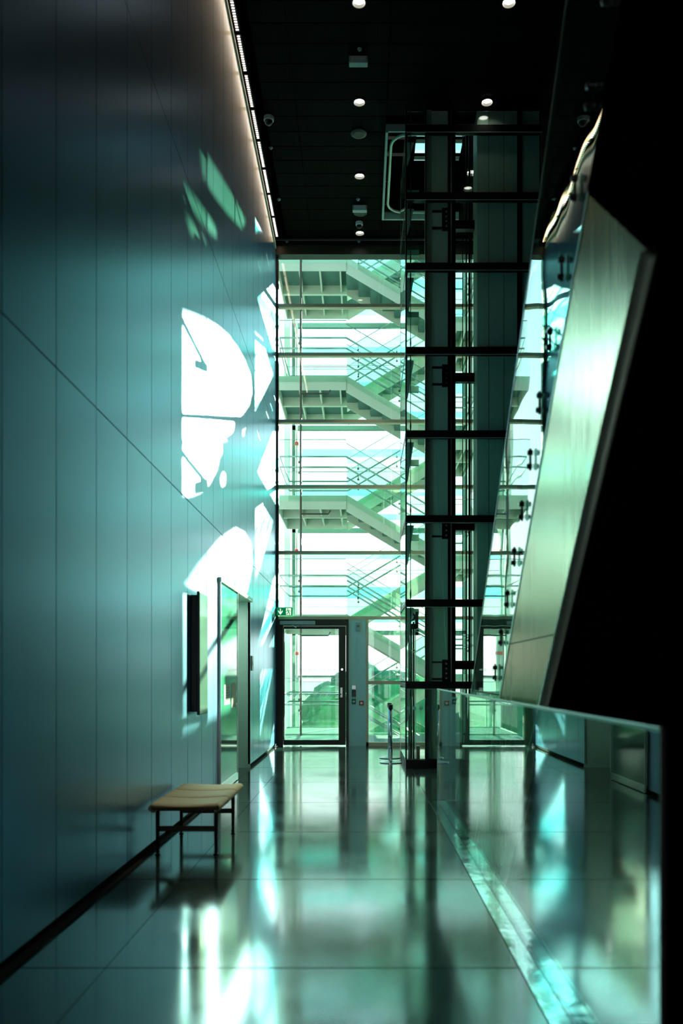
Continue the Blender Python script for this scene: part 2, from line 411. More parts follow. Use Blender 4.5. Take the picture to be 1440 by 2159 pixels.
limb([(.70, .66), (.74, .38)], .010, rn); limb([(.72, .64), (.80, .60), (.86, .46)], .005, rn); limb([(.69, .64), (.62, .52), (.58, .44)], .005, rn)
limb([(.74, .40), (.82, .26), (.80, .08)], .006, rn); limb([(.74, .38), (.68, .22), (.58, .16)], .006, rn)
rn.ring((sx(.69), sz(.78)), .011, .001, ya - .002, ya + .0005, 10)
rn.build('running_figure', M['green'], t)

# ------------------------------------------------------------------ left wall things
Y0 = 8.15
t = thing('wall_display', 'tall narrow wall-mounted display with black side and pale green front', 'screen', (WL, 8.36, .97))
box(WL, WL + .058, Y0 + .01, 8.56, 1.0, 2.12).build('display_mount', M['blackp'], t, bevel=.004)
d = box(WL + .058, WL + .084, Y0, 8.57, .97, 2.155).build('display_body', M['blackp'], t, bevel=.003)
box(WL + .084, WL + .087, Y0 + .012, 8.56, .985, 2.14).build('display_glass', M['screen'], t)

t = thing('sliding_glass_door', 'tall glass door leaf with paper notices before the doorway on the left wall', 'door', (WL, 10.4, 0))
box(WL + .012, WL + .024, 9.74, 11.05, .10, 2.40).build('glass_leaf', M['gposter'], t)
MB().box(WL + .004, WL + .034, 9.72, 11.06, 0.01, .10).build('kick_rail', M['chrome'], t)
MB().box(WL + .001, WL + .040, 9.70, 12.50, 2.42, 2.47).build('door_track', M['rim'], t)
box(WL + .001, WL + .03, 11.045, 11.07, .0, 2.42).build('edge_profile', M['satin'], t)
box(WL + .001, WL + .03, 9.715, 9.735, .10, 2.42).build('edge_profile', M['satin'], t)
nz_ = box(WL + .0245, WL + .0265, 9.98, 10.42, 1.00, 1.24).build('notice', M['paper'], t)
lm = MB()
for i in range(6): lm.box(WL + .0266, WL + .0270, 10.02, 10.36 - .05 * (i % 2), 1.20 - i * .03, 1.207 - i * .03)
lm.build('notice_lines', M['greyp'], nz_, kind='stuff')
box(WL + .0245, WL + .0265, 10.55, 10.90, .95, 1.26).build('notice', M['paper2'], t)
t = thing('wall_control_plate', 'small white control plate on the left wall just past the doorway', 'switch', (WL, 12.7, 1.4))
box(WL, WL + .018, 12.60, 12.76, 1.42, 1.64).build('plate', M['white'], t, bevel=.004)
box(WL + .018, WL + .022, 12.64, 12.72, 1.50, 1.56).build('button', M['greyp'], t)

# ------------------------------------------------------------------ bench
t = thing('upholstered_bench', 'low bench with olive cream leather seat on thin dark legs beside the left wall', 'bench', (-1.31, 6.9, 0))
def seat_z(u, v):   # u across 0..1, v along 0..1
    return .392 - .012 * math.sin(math.pi * u)
nu, nv = 14, 18
xa, xb, ya_, yb_ = -1.555, -1.075, 6.33, 7.58
def profile():
    pts = []
    for i in range(nu + 1):
        u = i / nu; pts.append((xa + (xb - xa) * u, seat_z(u, 0)))
    cx = .028
    right = [(xb + cx * math.sin(a), .392 - cx + cx * math.cos(a)) for a in [math.pi / 8 * k for k in range(1, 10)]]
    left = [(xa - cx * math.sin(a), .392 - cx + cx * math.cos(a)) for a in [math.pi / 8 * k for k in range(9, 0, -1)]]
    return left + pts + right
pr = profile()
for s_ in range(3):
    v0 = ya_ + (yb_ - ya_) * s_ / 3 + .006; v1 = ya_ + (yb_ - ya_) * (s_ + 1) / 3 - .006
    mb = MB(); vs = []; nn = len(pr); K = 8
    for j in range(K + 1):
        q = j / K; yv = v0 + (v1 - v0) * q; puff = .010 * (1 - abs(2 * q - 1) ** 6)
        for i, (px_, pz_) in enumerate(pr):
            inner = 1 if 9 <= i < nn - 9 else .2
            vs.append((px_, yv, pz_ + puff * inner))
        for i, (px_, pz_) in enumerate(pr):
            vs.append((px_ * 1.0, yv, pz_ - .018) if 9 <= i < nn - 9 else (px_ + (.010 if px_ < -1.3 else -.010), yv, pz_ - .006))
    fs = []
    W2 = 2 * nn
    for j in range(K):
        for i in range(nn - 1):
            a = j * W2 + i; fs.append((a, a + 1, a + 1 + W2, a + W2))
            b = j * W2 + nn + i; fs.append((b, b + W2, b + 1 + W2, b + 1))
        for i in (0, nn - 1):
            a = j * W2 + i; b = a + nn; fs.append((a, a + W2, b + W2, b))
    for j in (0, K):
        for i in range(nn - 1):
            a = j * W2 + i; b = a + nn; fs.append((a, b, b + 1, a + 1))
    mb.add(vs, fs).build('seat_pad', M['leather'], t, smooth=True)
for q in (ya_ - .005, yb_ - .02): box(xa, xb, q, q + .025, .352, .372).build('seat_frame_end', M['seam'], t)
for xs_ in (xa - .004, xb - .018):
    box(xs_, xs_ + .022, ya_, yb_, .342, .362).build('side_rail', M['chrome'], t, bevel=.003)
for lx in (-1.535, -1.095):
    for ly in (6.43, 7.28):
        l_ = MB().tube([(lx, ly, .345), (lx, ly, .20), (lx, ly, .02)], [.016, .015, .012], 12).build('leg', M['darkframe'], t, smooth=True)
        MB().tube([(lx, ly, .0), (lx, ly, .008), (lx, ly, .012), (lx, ly, .028), (lx, ly, .032)], [.019, .019, .010, .018, .012], 12).build('foot', M['blackp'], l_)
for ly in (6.43, 7.28):
    box(-1.53, -1.10, ly - .008, ly + .008, .176, .216).build('stretcher', M['darkframe'], t)
    box(-1.53, -1.10, ly - .008, ly + .008, .33, .345).build('cross_bar', M['darkframe'], t)

# ------------------------------------------------------------------ glass balustrade
BX = .82
t = thing('glass_balustrade', 'long frameless glass balustrade along the void right of the walkway', 'balustrade', (BX, 5.7, 0))
box(BX - .006, BX + .006, 2.33, 9.17, -.02, 1.195).build('glass_panel', M['gbal'], t)
box(BX - .008, BX + .008, 2.33, 9.17, 1.195, 1.209).build('top_edge', M['gedge'], t, bevel=.003)
box(BX - .007, BX + .007, 2.318, 2.33, -.02, 1.209).build('near_edge', M['darkframe'], t)
box(BX - .007, BX + .007, 9.17, 9.176, -.02, 1.209).build('far_edge', M['gedge'], t)
lab(box(.728, BX - .008, .3, 9.17, -.012, .006).build('shoe_rail', M['shoe'], t), 'polished steel floor rail left of the glass')
lab(box(BX + .008, .912, .3, 9.17, -.012, .006).build('shoe_rail', M['shoe'], t), 'polished steel floor rail behind the glass')
box(BX - .0078, BX + .0078, .3, 9.17, -.03, -.022).build('slot', M['black'], t)

# ------------------------------------------------------------------ inclined beam, glass and black cladding
PX = .95
def inc(y0, z): return y0 - 1.05 * (z - EYE)
ZA, ZB = -2.5, 5.4
def band(ya_, yb_, z0, z1): return [(inc(ya_, z0), z0), (inc(yb_, z0), z0), (inc(yb_, z1), z1), (inc(ya_, z1), z1)]
t = thing('inclined_steel_beam', 'wide slanting brushed steel beam leaning over the void at right', 'beam', (PX, 6, 0))
# cladding in lengths with fine joints
zc = [ZA, -.6, 1.55]
for i in range(2):
    MB().prism([(inc(4.36, zc[i] + .002), zc[i] + .002), (inc(5.68, zc[i] + .002), zc[i] + .002), (inc(5.68, zc[i + 1] - .002), zc[i + 1] - .002), (inc(4.36, zc[i + 1] - .002), zc[i + 1] - .002)], 'x', PX, PX + .02).build('cladding_sheet', M['beam'], t)
MB().prism([(inc(4.36, 1.554), 1.554), (inc(5.68, 1.554), 1.554), (inc(5.68, 3.36), 3.36), (inc(4.36, 2.78), 2.78)], 'x', PX, PX + .02).build('cladding_sheet', M['beam'], t)
lab(MB().prism([(inc(4.28, 2.76), 2.76), (inc(5.71, 3.38), 3.38), (inc(5.71, 7.5), 7.5), (inc(4.28, 7.5), 7.5)], 'x', PX - .004, PX + .02).build('cladding_sheet', M['void'], t), 'black sheet giving the slanting beam its fade into darkness')  # black sheet stands in for the dark where the beam's top fades
MB().prism(band(4.36, 5.68, ZA, 5.6), 'x', PX + .022, PX + .30).build('beam_core', M['darkframe'], t)
lab(MB().tube([(PX + .020, inc(4.340, ZA), ZA), (PX + .020, inc(4.340, 2.76), 2.76)], .036, 16).build('edge_strip', M['rim'], t, smooth=True), 'pale rounded metal edge strip')
MB().prism(band(5.68, 5.71, ZA, 3.38), 'x', PX - .004, PX + .30).build('edge_strip', M['rim'], t)
t = thing('inclined_glass_screen', 'slanting glass screen with point fixings along the left of the steel beam', 'glass screen', (PX, 7, 0))
MB().prism(band(5.72, 7.22, -1.2, 7.6), 'x', PX, PX + .012).build('glass_sheet', M['gincl'], t)
MB().prism(band(7.22, 7.235, -1.2, 7.6), 'x', PX - .003, PX + .015).build('glass_edge', M['gedge2'], t)
fx = None
zf = .9; kf = 0
while zf < 5.2:
    yf = inc(5.98, zf)
    if yf > 1.0:
        mb = MB()
        for dz in (-.035, .035):
            mb.tube([(PX - .035, yf - dz * .3, zf + dz), (PX - .03, yf - dz * .3, zf + dz), (PX - .005, yf - dz * .3, zf + dz)], [.008, .015, .015], 10)
        mb.tube([(PX - .015, yf, zf - .06), (PX - .015, yf, zf + .06)], .007, 6)
        mb.build('point_fixing', M['blackp'], t)
    zf += .235; kf += 1
t = tag(MB().prism([(9.2, -5.75), (9.2, -3.35), (inc(4.27, 5.6), 5.6), (inc(4.27, 5.6) - .3, 9.56), (-13.97, 9.56), (-13.97, -5.75)], 'x', PX + .025, PX + .16).build('black_cladding_panel', M['void']), 'large flat black cladding under the slanting steel beam', 'wall cladding')

# ------------------------------------------------------------------ lift shaft
YF, YB = 12.40, 14.06
SX0, SX1 = .641, 2.62
t = thing('glass_lift_shaft', 'tall glazed lift shaft with black transoms and grey steel columns', 'lift', (1.5, YF, 0))
lz = [9.28, 8.30, 7.28, 6.06, 4.85, 3.62, 2.40, 1.21]
for z in lz:
    box(SX0, SX1, YF - .03, YF + .06, z - .052, z + .052).build('front_transom', M['steelblk'], t)
    box(SX0, SX0 + .04, YF + .06, YB, z - .03, z + .03).build('side_transom', M['steelblk'], t)
    box(SX0, .945, YB - .03, YB + .05, z - .045, z + .045).build('back_transom', M['stairdark'], t)
    box(SX0 + .01, SX1, YF - .034, YF - .028, z - .062, z - .054).build('transom_trim', M['paint'], t)
box(SX0, SX1, YF - .06, YF + .10, 0, .13).build('plinth', M['steelblk'], t)
box(SX0, SX0 + .05, YF + .10, YB, 0, .10).build('plinth', M['steelblk'], t)
box(SX0 - .004, SX0 + .018, YF - .02, YF + .03, .13, CZ).build('corner_post', M['steelblk'], t)
box(.925, .942, YF - .01, YF + .06, .13, CZ).build('front_post', M['steelblk'], t)
box(SX0, SX0 + .02, YB - .01, YB + .02, .1, CZ).build('back_post', M['satin'], t)
zs = [.13] + lz[::-1] + [CZ]
for i in range(len(zs) - 1):
    za, zb = zs[i] + (.052 if i else 0), zs[i + 1] - .052
    if zb - za < .05: continue
    box(SX0 + .02, .924, YF + .010, YF + .020, za, zb).build('front_pane', M['glift'], t)
    box(.944, SX1, YF + .010, YF + .020, za, zb).build('front_pane', M['glift'], t)
    box(SX0 + .002, SX0 + .012, YF + .06, YB - .01, za, zb).build('side_pane', M['glift'], t)
    if zb - za > .8:
        MB().prism([(SX0 + .03, zb), (SX0 + .135, zb), (SX0 + .045, za + .55), (SX0 + .03, za + .52)], 'y', YF + .22, YF + .235).build('glass_fin', M['paint'], t)
# columns
box(.945, 1.022, YF + .05, YF + .35, .13, CZ).build('column_flange', M['paint'], t)
box(1.024, 1.262, YF + .08, YF + 1.30, .13, CZ).build('column', M['colm'], t)
box(1.264, 1.375, YF + .06, YF + .40, .13, CZ).build('guide_channel', M['steelblk'], t)
box(1.300, 1.318, YF + .045, YF + .058, .13, CZ).build('guide_rail', M['satin'], t)
box(1.69, 2.275, YF + .08, YF + .5, .13, CZ).build('wide_column', M['colm'], t)
box(2.277, 2.345, YF + .06, YF + .4, .13, CZ).build('guide_channel', M['steelblk'], t)
box(2.347, 2.60, YF + .08, YF + .9, .13, CZ).build('column', M['colm'], t)
for xc in (1.86, 2.08):
    box(xc, xc + .004, YF + .076, YF + .081, .13, CZ).build('panel_joint', M['steelblk'], t)
for xc, r in ((1.53, .007), (1.585, .012), (1.635, .018), (1.665, .007)):
    MB().tube([(xc, YF + .5, .15), (xc, YF + .5, CZ)], r, 8).build('hoist_cable', M['steelblk'], t)
MB().tube([(SX0 + .075, YF + .03, .15), (SX0 + .075, YF + .03, CZ)], .005, 6).build('tie_rod', M['steelblk'], t)
for z in lz:
    for dz in (-.13, .13):
        MB().tube([(SX0 + .075, YF + .03, z + dz - .08), (SX0 + .075, YF + .03, z + dz), (SX0 + .075, YF + .03, z + dz + .08)], [.006, .012, .006], 8).build('turnbuckle', M['steelblk'], t)
for z in (1.42, 3.50, 5.72, 8.0):
    b_ = MB().box(1.175, 1.30, YF + .03, YF + .075, z - .16, z + .16).build('guide_bracket', M['blackp'], t, bevel=.004)
    for q in (-.135, .11): box(1.03, 1.18, YF + .045, YF + .075, z + q, z + q + .025).build('bracket_arm', M['blackp'], b_)
    bb = MB()
    for q in range(4): bb.tube([(1.235, YF + .02, z - .11 + q * .07), (1.235, YF + .031, z - .11 + q * .07)], .014, 8)
    bb.build('bracket_bolts', M['satin'], b_, kind='stuff')
    box(1.375, 1.69, YF + .35, YF + .45, z + .02, z + .15).build('cross_beam', M['steelblk'], t)
MB().tube([(.99, YF + .02, 6.55), (1.24, YF + .04, 1.55)], .0022, 5).build('control_wire', M['satin'], t)
dm = []
for xd in (860, 874, 888, 901, 915):
    MB().ring((XX(xd, YF), .873), .027, .001, YF + .003, YF + .009, 18).build('etched_dot', M['dotg'], t)
MB().ring((1.11, .38), .055, .045, YF + .02, YF + .07, 20).build('key_ring', M['satin'], t)

t = thing('hydraulic_mast', 'chrome and black hydraulic mast with pulley head inside the lift shaft foot', 'lift machinery', (.75, YF + .35, 0))
YM = YF + .35
MB().tube([(.742, YM, .05), (.742, YM, 2.05)], .017, 12).build('chrome_rod', M['chrome'], t, smooth=True)
box(.700, .722, YM - .03, YM + .04, .0, 2.15).build('guide_channel', M['blackp'], t)
box(.765, .792, YM - .03, YM + .04, .0, 2.15).build('guide_channel', M['blackp'], t)
box(.802, .812, YM - .03, YM + .04, .0, 1.95).build('rack_bar', M['satin'], t)
pu = MB(); pu.ring((.745, 2.22), .065, .02, YM - .03, YM + .03, 20).box(.70, .80, YM - .04, YM + .04, 2.04, 2.12).box(.80, .85, YM - .03, YM + .03, 1.95, 2.3)
pu.build('pulley_head', M['blackp'], t)
MB().ring((.835, 2.02), .03, .012, YM - .04, YM - .03, 14).ring((.745, 2.22), .035, .022, YM - .036, YM - .03, 14).ring((.77, 1.72), .03, .015, YM - .04, YM - .03, 14).build('pulley_rim', M['chrome'], t)
box(.67, .86, YM - .10, YM + .10, 0, .03).build('base_plate', M['blackp'], t)
lab(box(.82, .87, YM - .05, YM + .05, 0.03, .30).build('motor_box', M['blackp'], t), 'small black motor box')

# ------------------------------------------------------------------ ceiling opening frame
t = thing('ceiling_opening_frame', 'pale metal frame and rounded rail around the ceiling opening beside the lift', 'frame', (1.0, 14, CZ - .1))
fz0, fz1 = CZ - .10, CZ + .05
MB().box(OX0 - .035, OX0, OY0 - .03, OY1, fz0, fz1).build('frame_side', M['paint'], t)
MB().box(OX0 - .035, OX1, OY1, OY1 + .04, fz0, fz1).build('frame_side', M['paint'], t)
MB().box(OX0, OX1, OY0 - .03, OY0, fz0 + .02, fz1).build('frame_side', M['paint'], t)
pts = []
cx0, cx1, cy0, cy1, rr = OX0 + .06, OX1 - .15, OY0 + .12, OY1 - .10, .28
pts.append((cx1, cy0))
for k in range(7):
    a = -math.pi / 2 - k * math.pi / 12; pts.append((cx0 + rr + rr * math.cos(a), cy0 + rr + rr * math.sin(a)))
for k in range(7):
    a = math.pi - k * math.pi / 12; pts.append((cx0 + rr + rr * math.cos(a), cy1 - rr + rr * math.sin(a)))
pts.append((cx1, cy1))
MB().tube([(a, b, CZ - .03) for a, b in pts], .022, 10).build('rounded_rail', M['rim'], t, smooth=True)
for yy_ in (13.4, 14.2, 14.9):
    MB().tube([(OX0, yy_, CZ - .03), (cx0, yy_, CZ - .03)], .010, 6).build('rail_bracket', M['blackp'], t)
tag(box(.44, .62, 15.255, 15.29, CZ + .05, 10.5).build('pale_lining_panel', M['stairp']), 'pale green lining panel inside the ceiling opening', 'panel')

# ------------------------------------------------------------------ ceiling fittings
def downlight():
    t = thing('ceiling_downlight', 'x', 'ceiling light', (0, 0, 0), 'round downlights in the black ceiling')
    mb = MB(); n = 24
    vs = [(r * math.cos(k * 2 * math.pi / n), r * math.sin(k * 2 * math.pi / n), z) for r, z in ((.078, -.001), (.078, -.045), (.090, -.047), (.094, .0)) for k in range(n)]
    fs = [(q * n + k, q * n + (k + 1) % n, (q + 1) * n + (k + 1) % n, (q + 1) * n + k) for q in range(3) for k in range(n)]
    mb.add(vs, fs).build('trim_ring', M['darkframe'], t)
    MB().add([(.077 * math.cos(k * 2 * math.pi / n), .077 * math.sin(k * 2 * math.pi / n), -.0015) for k in range(n)] + [(.077 * math.cos(k * 2 * math.pi / n), .077 * math.sin(k * 2 * math.pi / n), .002) for k in range(n)],
             [tuple(range(n)), tuple(range(2 * n - 1, n - 1, -1))] + [(k, (k + 1) % n, (k + 1) % n + n, k + n) for k in range(n)]).build('lamp_disc', M['lamp'], t)
    sl = bpy.data.lights.new('downlight_beam', 'SPOT'); sl.energy = 560; sl.spot_size = math.radians(26); sl.spot_blend = .6; sl.color = (1, .90, .70); sl.shadow_soft_size = .07
    lo = bpy.data.objects.new('downlight_beam', sl); COL.objects.link(lo); lo.parent = t; lo.location = (0, 0, -.06)
    return t
dl = downlight()
dspec = [((-.03, 10.42), 'lit ceiling downlight cut by the top edge of the photo, left one'),
         ((1.80, 10.42), 'lit ceiling downlight cut by the top edge of the photo, right one'),
         ((-.03, 12.23), 'lit downlight between the pale box and the unlit dome in the ceiling'),
         ((1.80, 12.23), 'lit downlight right of the middle row, above the lift top'),
         ((-.03, 14.04), 'lit downlight beside the ceiling opening frame'),
         ((-.03, 15.85), 'lit downlight nearest the end glazing, under the small camera'),
         ((1.80, 13.95), 'lit downlight seen through the upper lift glass'),
         ((1.80, 15.70), 'lit downlight seen low through the lift glass between the columns')]
for i, ((a, b), l_) in enumerate(dspec):
    if i == 0: dl.location = (a, b, CZ - .002); dl['label'] = l_
    else:
        c_ = copy_tree(dl, (a, b, CZ - .002), l_)
        if a > 1:
            for ch in list(c_.children):
                if ch.type == 'LIGHT': bpy.data.objects.remove(ch)

for ly in (8.6, 6.78):      # the same row of lamps goes on over the walkway, above the frame
    l0 = bpy.data.objects.new('downlight_beam', bpy.data.lights['downlight_beam']); COL.objects.link(l0); l0.location = (-.03, ly, CZ - .06)
def dome(x_, y_, label, nm='dome_camera', r=.07, m1='white'):
    t = thing(nm, label, 'camera', (x_, y_, CZ))
    n = 18
    MB().tube([(x_, y_, CZ), (x_, y_, CZ - .05), (x_, y_, CZ - .06)], [r, r, r * .9], n).build('camera_base', M[m1], t, smooth=False)
    pts = [(x_, y_, CZ - .06 - r * .8 * math.sin(a)) for a in [k * math.pi / 12 for k in range(7)]]
    MB().tube(pts, [max(r * .8 * math.cos(k * math.pi / 12), .001) for k in range(7)], n).build('dome', M['blackp'], t, smooth=True)
    return t
dome(-1.37, 12.62, 'white dome security camera near the led strip', r=.075)
dome(-.04, 15.55, 'small dome camera just above the last downlight', r=.065)
t = tag(MB().tube([(-.04, 12.98, CZ), (-.04, 12.98, CZ - .02), (-.04, 12.98, CZ - .035)], [.12, .12, .08], 20).build('speaker_disc', M['darkframe']), 'unlit round dark ceiling speaker in the middle row', 'speaker')
t = tag(MB().tube([(-.02, 15.2, CZ), (-.02, 15.2, CZ - .02), (-.02, 15.2, CZ - .035)], [.12, .12, .08], 20).build('speaker_disc', M['darkframe']), 'round grey ceiling speaker right behind the far white box', 'speaker')
def cbox(x_, y_, label):
    t = thing('emergency_light', label, 'emergency light', (x_, y_, CZ))
    box(x_ - .125, x_ + .125, y_, y_ + .10, CZ - .10, CZ - .005).build('housing', M['greyp'], t, bevel=.01)
    box(x_ - .10, x_ + .10, y_ - .004, y_, CZ - .085, CZ - .02).build('cover', M['white'], t)
cbox(-.04, 11.35, 'grey rectangular emergency light box, nearest one on the ceiling')
cbox(-.03, 14.95, 'pale rectangular emergency light box near the end of the ceiling')
for i, (px_, py_, l_) in enumerate(((588, 420, 'tiny sprinkler head left of the far ceiling box'), (605, 509, 'tiny sprinkler head nearest the header beam at left'), (757, 509, 'tiny sprinkler head nearest the header beam in the middle'), (571, 311, 'tiny sprinkler head just beyond the white dome camera'), (755, 420, 'tiny sprinkler head just before the far ceiling box'), (758, 103, 'tiny sprinkler head just before the near grey ceiling box'))):
    Yp = (CZ - EYE) * F / (VY - py_); xp = XX(px_, Yp)
    tag(MB().tube([(xp, Yp, CZ), (xp, Yp, CZ - .012), (xp, Yp, CZ - .03)], [.032, .028, .010], 12).build('fire_sprinkler', M['greyp']), l_, 'sprinkler', 'sprinkler heads in the black ceiling')

t = thing('led_light_strip', 'long strip of tiny lit led dots along the left ceiling edge', 'light strip', (-1.59, 12, CZ))
LX = -1.575
yy = 8.0; seg = []
while yy < D - .5:
    y2 = min(yy + .68, D - .35)
    h_ = box(LX - .035, LX + .035, yy, y2, CZ - .06, CZ - .01).build('strip_housing', M['blackp'], t)
    mb = MB(); q = yy + .02
    while q < y2 - .01:
        mb.box(LX - .017, LX + .017, q, q + .017, CZ - .066, CZ - .0605); q += .044
    mb.build('led_dots', M['led'], h_, kind='stuff')
    yy += .727
al = bpy.data.lights.new('led_light', 'AREA'); ao = bpy.data.objects.new('led_light', al); COL.objects.link(ao)
al.shape = 'RECTANGLE'; al.size = .04; al.size_y = 8.0; al.energy = 3.2; al.color = (1, .66, .34)
ao.location = (LX + .02, 12.1, CZ - .075); ao.parent = None

# ------------------------------------------------------------------ stanchions
def stanchion(x_, y_, label, h=.90):
    t = thing('barrier_post', label, 'barrier post', (x_, y_, 0), 'barrier posts')
    MB().tube([(x_, y_, 0), (x_, y_, .012), (x_, y_, .022), (x_, y_, .035)], [.175, .175, .10, .03], 28).build('base', M['satin'], t)
    MB().tube([(x_, y_, .03), (x_, y_, h - .07)], .028, 16).build('post', M['chrome'], t, smooth=True)
    MB().tube([(x_, y_, h - .07), (x_, y_, h - .06), (x_, y_, h - .01), (x_, y_, h)], [.034, .036, .036, .03], 16).build('belt_head', M['blackp'], t)
    return t
stanchion(.452, 13.2, 'chrome barrier post on round base left of the lift, the nearer one')
stanchion(.46, 13.95, 'chrome barrier post hidden closely behind the nearer post')

# ------------------------------------------------------------------ stairwell beyond the glazing
ST = 2.72
NY0, NY1, FY0, FY1 = 19.5, 20.65, 20.95, 22.1
LX0, LX1, RX0, RX1 = -1.92, -.35, 1.95, 2.65
t = thing('outdoor_staircase', 'pale green zigzag staircase with glass guards outside the end glazing', 'staircase', (.8, 20.8, -2.7))
Q = M['stairp']
def rail(pts, parent):
    MB().tube(pts, .020, 8).build('handrail', M['railm'], parent, smooth=True)
def landing(x0, x1, z, side):
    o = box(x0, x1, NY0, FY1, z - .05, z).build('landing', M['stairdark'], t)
    MB().box(x0, x1, NY0 - .02, NY0, z - .30, z + .02).build('fascia', Q, o)
    MB().box(x0, x1, FY1, FY1 + .02, z - .30, z + .02).build('fascia', Q, o)
    xe = x0 if side < 0 else x1
    MB().box(xe - .01, xe + .01, NY0, FY1, z - .30, z + .02).build('fascia', Q, o)
    box(x0, x1, NY1 + .10, NY1 + .20, z - .26, z - .05).build('cross_beam', Q, o)
    for k in range(3):
        xx = x0 + (x1 - x0) * (.3 + .3 * k)
        box(xx, xx + .035, NY0, FY1, z - .22, z - .05).build('joist', Q, o)
    for yv in (NY0 - .03, FY1 + .03):
        box(x0, x1, yv - .007, yv + .007, z + (1.28 if yv < 20 else 1.18), z + (1.293 if yv < 20 else 1.193)).build('guard_cap', M['railm'], o)
    for yv in (NY0 - .03, FY1 + .03):
        box(x0, x1, yv - .006, yv + .006, z - .12, z + 1.28 if yv < 20 else z + 1.18).build('guard_pane', M['gstair'], o)
    a = NY0 + .05; b = FY1 - .05
    for hz in (.92, .68):
        xs_, xe_ = (x0 + .06, x1) if side < 0 else (x1 - .06, x0)
        rail([(xe_, a, z + hz), (xs_, a, z + hz), (xs_, b, z + hz), (xe_, b, z + hz)], o)
        MB().tube([(x0 + .5, a, z + hz - .02), (x0 + .5, a, z + hz - .10)], .006, 6).ring((x0 + .5, z + hz - .13), .03, .004, a - .012, a, 12).build('rail_bracket', M['darkframe'], o)
    return o
def flight(x0, z0, x1, z1, ya, yb):
    n = 8; dx = (x1 - x0) / n; dz = (z1 - z0) / n
    o = None
    for i, yv in enumerate((ya, yb - .02)):
        p = MB().prism([(x0, z0 + .04), (x1, z1 + .04), (x1, z1 - .34), (x0, z0 - .34)], 'y', yv, yv + .02)
        if o is None: o = p.build('flight', Q, t)
        else: p.build('stringer', Q, o)
    me = None
    for i in range(n):
        xa_, xb_ = x0 + dx * i, x0 + dx * (i + 1); zt = min(z0 + dz * i, z0 + dz * (i + 1))
        zt = z0 + dz * (i + 1) if dz < 0 else z0 + dz * i
        lo, hi = min(xa_, xb_), max(xa_, xb_)
        rx = xa_ if dz < 0 else xb_
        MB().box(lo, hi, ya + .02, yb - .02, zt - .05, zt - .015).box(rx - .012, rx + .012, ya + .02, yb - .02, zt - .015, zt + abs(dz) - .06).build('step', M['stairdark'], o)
    for yv in (ya - .03, yb + .03):
        MB().prism([(x0, z0 - .12), (x1, z1 - .12), (x1, z1 + 1.2), (x0, z0 + 1.2)], 'y', yv - .006, yv + .006).build('guard_pane', M['gstair'], o)
        MB().prism([(x0, z0 + 1.2), (x1, z1 + 1.2), (x1, z1 + 1.214), (x0, z0 + 1.214)], 'y', yv - .007, yv + .007).build('guard_cap', M['railm'], o)
    for yv in ((ya + .05, yb - .05) if ya < 20 else (yb - .05,)):
        for hz in (.92, .68):
            rail([(x0, yv, z0 + hz), (x1, yv, z1 + hz)], o)
            for q in (.12, .55):
                xq, zq = x0 + (x1 - x0) * q, z0 + (z1 - z0) * q + hz
                MB().tube([(xq, yv, zq - .02), (xq, yv, zq - .10)], .006, 5).ring((xq, zq - .12), .025, .004, yv - .01, yv, 10).build('rail_bracket', M['darkframe'], o)
    return o
for k in range(0, 5):
    z = ST * k
    landing(LX0, LX1, z, -1)
    flight(LX1, z, RX0, z - ST / 2, NY0, NY1)
    if k > 0: flight(LX1, z - ST, RX0, z - ST / 2, FY0, FY1)
    landing(RX0, RX1, z - ST / 2, 1)
landing(RX0, RX1, 4 * ST + ST / 2, 1)
flight(LX1, 4 * ST, RX0, 4 * ST + ST / 2, FY0, FY1)
# threshold deck from the door to the stair
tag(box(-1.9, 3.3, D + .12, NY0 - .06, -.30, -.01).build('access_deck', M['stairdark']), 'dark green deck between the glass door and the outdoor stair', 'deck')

# outer facade
YO = 22.65
t = thing('outer_facade_frame', 'green steel frame with cyan glass louvres behind the outdoor stair', 'facade', (.7, YO, -2))
for xa_, xb_, m_ in ((-2.02, -1.86, 'colpale'),):
    box(xa_, xb_, YO - .3, YO - .1, -7, 13.5).build('column', M[m_], t)
for xa_ in (-1.84, 2.70):
    box(xa_, xa_ + .09, YO, YO + .1, -7, 13.5).build('frame_post', M['stairdark'], t)
for k in range(0, 6):
    z = ST * k - .30
    box(-1.84, 2.79, YO, YO + .1, z, z + .12).build('frame_beam', M['stairdark'], t)
    if k == 0: continue
    box(-1.75, 2.70, YO + .04, YO + .05, z + .34, z + .50).build('glass_louvre', M['gfin'], t)
    box(-1.75, 2.70, YO + .04, YO + .05, z + .98, z + 1.28).build('glass_louvre', M['gfin'], t)
    box(-1.75, 2.70, YO + .04, YO + .05, z + 2.02, z + 2.22).build('glass_louvre', M['gfin'], t)
    for q in (.75, 1.62, 1.72):
        box(-1.75, 2.70, YO + .03, YO + .045, z + q, z + q + .012).build('louvre_rod', M['paint'], t)
# added wall behind the lift; its openings shape the sun patches indoors
from mathutils.geometry import tessellate_polygon
YC = 22.85
def to_clad(px_, py_):
    s_ = (VX - px_) / 1.63; Yw = F / s_; Zw = EYE + (VY - py_) / s_
    return (-1.63 + .45 * (YC - Yw), Zw + .29 * (YC - Yw))
h1 = [(368, 655), (400, 664), (430, 675), (460, 692), (482, 710), (502, 736), (518, 765), (529, 795), (531, 825), (525, 850), (512, 868), (494, 884), (491, 905), (478, 914), (455, 916), (420, 917), (368, 923)]
h1b = [(368, 945), (420, 940), (455, 936), (474, 931), (479, 936), (473, 950), (462, 954), (456, 985), (442, 1012), (420, 1032), (398, 1038), (368, 1030)]
dots = [(516, 915), (500, 945), (487, 975), (470, 1010)]
hd = [[(a + 4.5 * math.cos(k * math.pi / 5), b + 9 * math.sin(k * math.pi / 5)) for k in range(10)] for a, b in dots]
